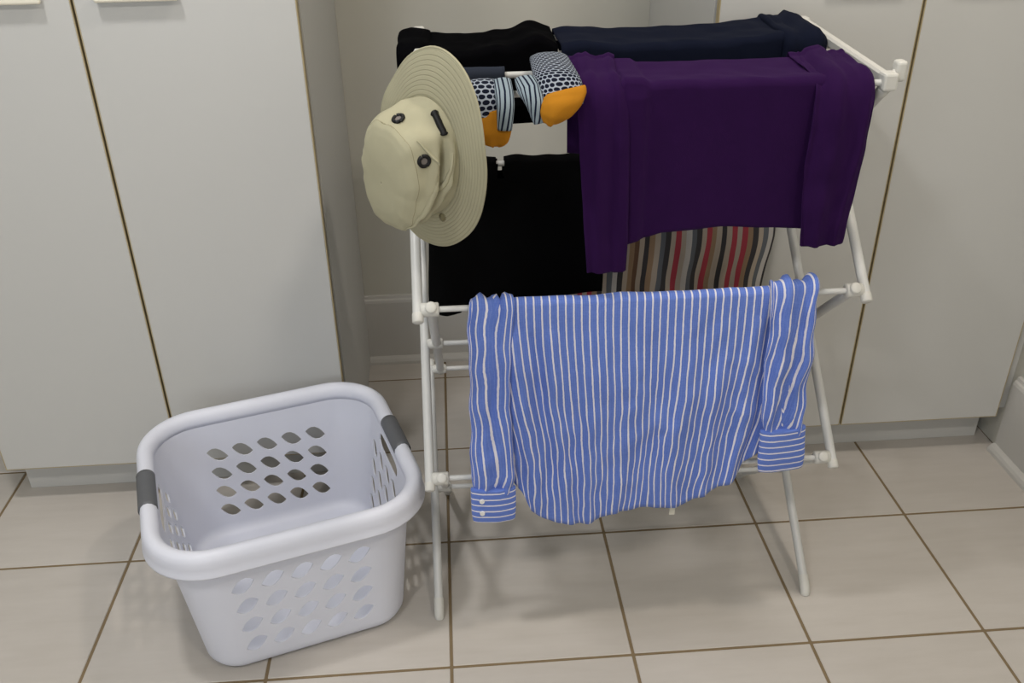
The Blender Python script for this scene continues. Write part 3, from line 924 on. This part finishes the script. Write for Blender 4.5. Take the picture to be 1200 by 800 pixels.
for s_ in range(4):
    for cc in range(5):
        for rr in range(4):
            i0, j0 = s_*NSU+HOLE0+cc*4, RZ0+rr*4
            for a in range(4):
                for b in range(4): done.add((i0+a, j0+b))
            cells = [(i0+q, j0) for q in range(4)]+[(i0+4, j0+q) for q in range(4)]+[(i0+4-q, j0+4) for q in range(4)]+[(i0, j0+4-q) for q in range(4)]
            uc, zc = (U[i0]+U[(i0+4) % NU])/2, (zs[j0]+zs[j0+4])/2
            du, dz = (U[i0+4]-U[i0])*.40, (zs[j0+4]-zs[j0])*.33
            lens = []
            for q in range(16):
                # leaf shape: two arcs meeting in points, slanted
                ang = 2*PI*(q/16)-PI*3/4
                cx, cy = math.cos(ang), math.sin(ang)
                lx, ly = cx, cy*(0.12+0.88*abs(cy))
                tx = lx*du; tz = ly*dz+lx*dz*.55
                lens.append(bm.verts.new(uz_pt(uc+tx, zc+tz)))
            outer = [wv(*c_) for c_ in cells]
            for q in range(16):
                bm.faces.new((outer[q], outer[(q+1) % 16], lens[(q+1) % 16], lens[q]))
for s_ in (1, 3):               # hand openings below the grips
    i0, i1 = s_*NSU+HOLE0+4, s_*NSU+HOLE0+16
    j0, j1 = HND0, HND0+4
    for a in range(i0, i1):
        for b in range(j0, j1): done.add((a, b))
    ring = [(i, j0) for i in range(i0, i1)]+[(i1, j) for j in range(j0, j1)]+[(i, j1) for i in range(i1, i0, -1)]+[(i0, j) for j in range(j1, j0, -1)]
    uc, zc = (U[i0]+U[i1])/2, (zs[j0]+zs[j1])/2
    inner = []
    for (i, j) in ring:
        x, y = (U[i]-uc)/(U[i1]-U[i0])*2, (zs[j]-zc)/(zs[j1]-zs[j0])*2
        m_ = max(abs(x), abs(y)); l4 = (abs(x)**4+abs(y)**4)**.25
        inner.append(bm.verts.new(uz_pt(uc+x*m_/l4*.94*(U[i1]-U[i0])/2, zc+y*m_/l4*.94*(zs[j1]-zs[j0])/2)))
    outer = [wv(*c_) for c_ in ring]
    n_ = len(ring)
    for q in range(n_): bm.faces.new((outer[q], outer[(q+1) % n_], inner[(q+1) % n_], inner[q]))
for i in range(NU):
    for j in range(len(zs)-1):
        if (i, j) in done: continue
        bm.faces.new((wv(i, j), wv(i+1, j), wv(i+1, j+1), wv(i, j+1)))
prev = [wv(i, 0) for i in range(NU)]            # rounded foot and floor of the basket
for z, ins in ((.011, .0035), (.005, .0095), (.0020, .018), (.0020, .06), (.0020, .12)):
    cur = [bm.verts.new(rsq(u, WBX-ins, WBY-ins, max(.02, .062-ins*.5), z)) for u in U]
    for i in range(NU): bm.faces.new((prev[i], cur[i], cur[(i+1) % NU], prev[(i+1) % NU]))
    prev = cur
bm.faces.new(prev)
bmesh.ops.recalc_face_normals(bm, faces=bm.faces)
bmesh.ops.solidify(bm, geom=bm.faces[:], thickness=.003)
body = from_bm('body', bm, 'basket_white', bask, True)
body.data.set_sharp_from_angle(angle=R(35))
# rolled rim with a hanging skirt and lip
def ring_part(name, prof_, us, mat, closed=True, caps=False):
    bm = bmesh.new()
    rings = [[bm.verts.new(rsq(u, WTX+dx, WTY+dx, .088+dx, z+.014)) for (dx, z) in prof_] for u in us]
    n_ = len(rings); m_ = len(prof_)
    for i in range(n_ if closed else n_-1):
        for j in range(m_):
            bm.faces.new((rings[i][j], rings[(i+1) % n_][j], rings[(i+1) % n_][(j+1) % m_], rings[i][(j+1) % m_]))
    if caps: bm.faces.new(rings[0]); bm.faces.new(rings[-1][::-1])
    return from_bm(name, bm, mat, bask, True)
rim_prof = [(-.0035, .262), (-.0045, .272), (-.003, .282), (.003, .289), (.010, .292), (.017, .291), (.0225, .286), (.0255, .277), (.0262, .266), (.0266, .256), (.0290, .251), (.0290, .248), (.0246, .248), (.0232, .262), (.019, .276), (.010, .282), (.003, .277), (.000, .262)]
RU = [s_+q/30 for s_ in range(4) for q in range(30)]
ring_part('rim', rim_prof, RU, 'basket_white')
gp = [(.0115+.0165*math.cos(2*PI*q/20), .2775+.0165*math.sin(2*PI*q/20)) for q in range(20)]
for s_ in (1, 3):
    g_ = ring_part('grip', gp, [s_+.37+.26*q/14 for q in range(15)], 'basket_grip', False, True)
    g_['label'] = 'dark grey rubbery grip on the rim'
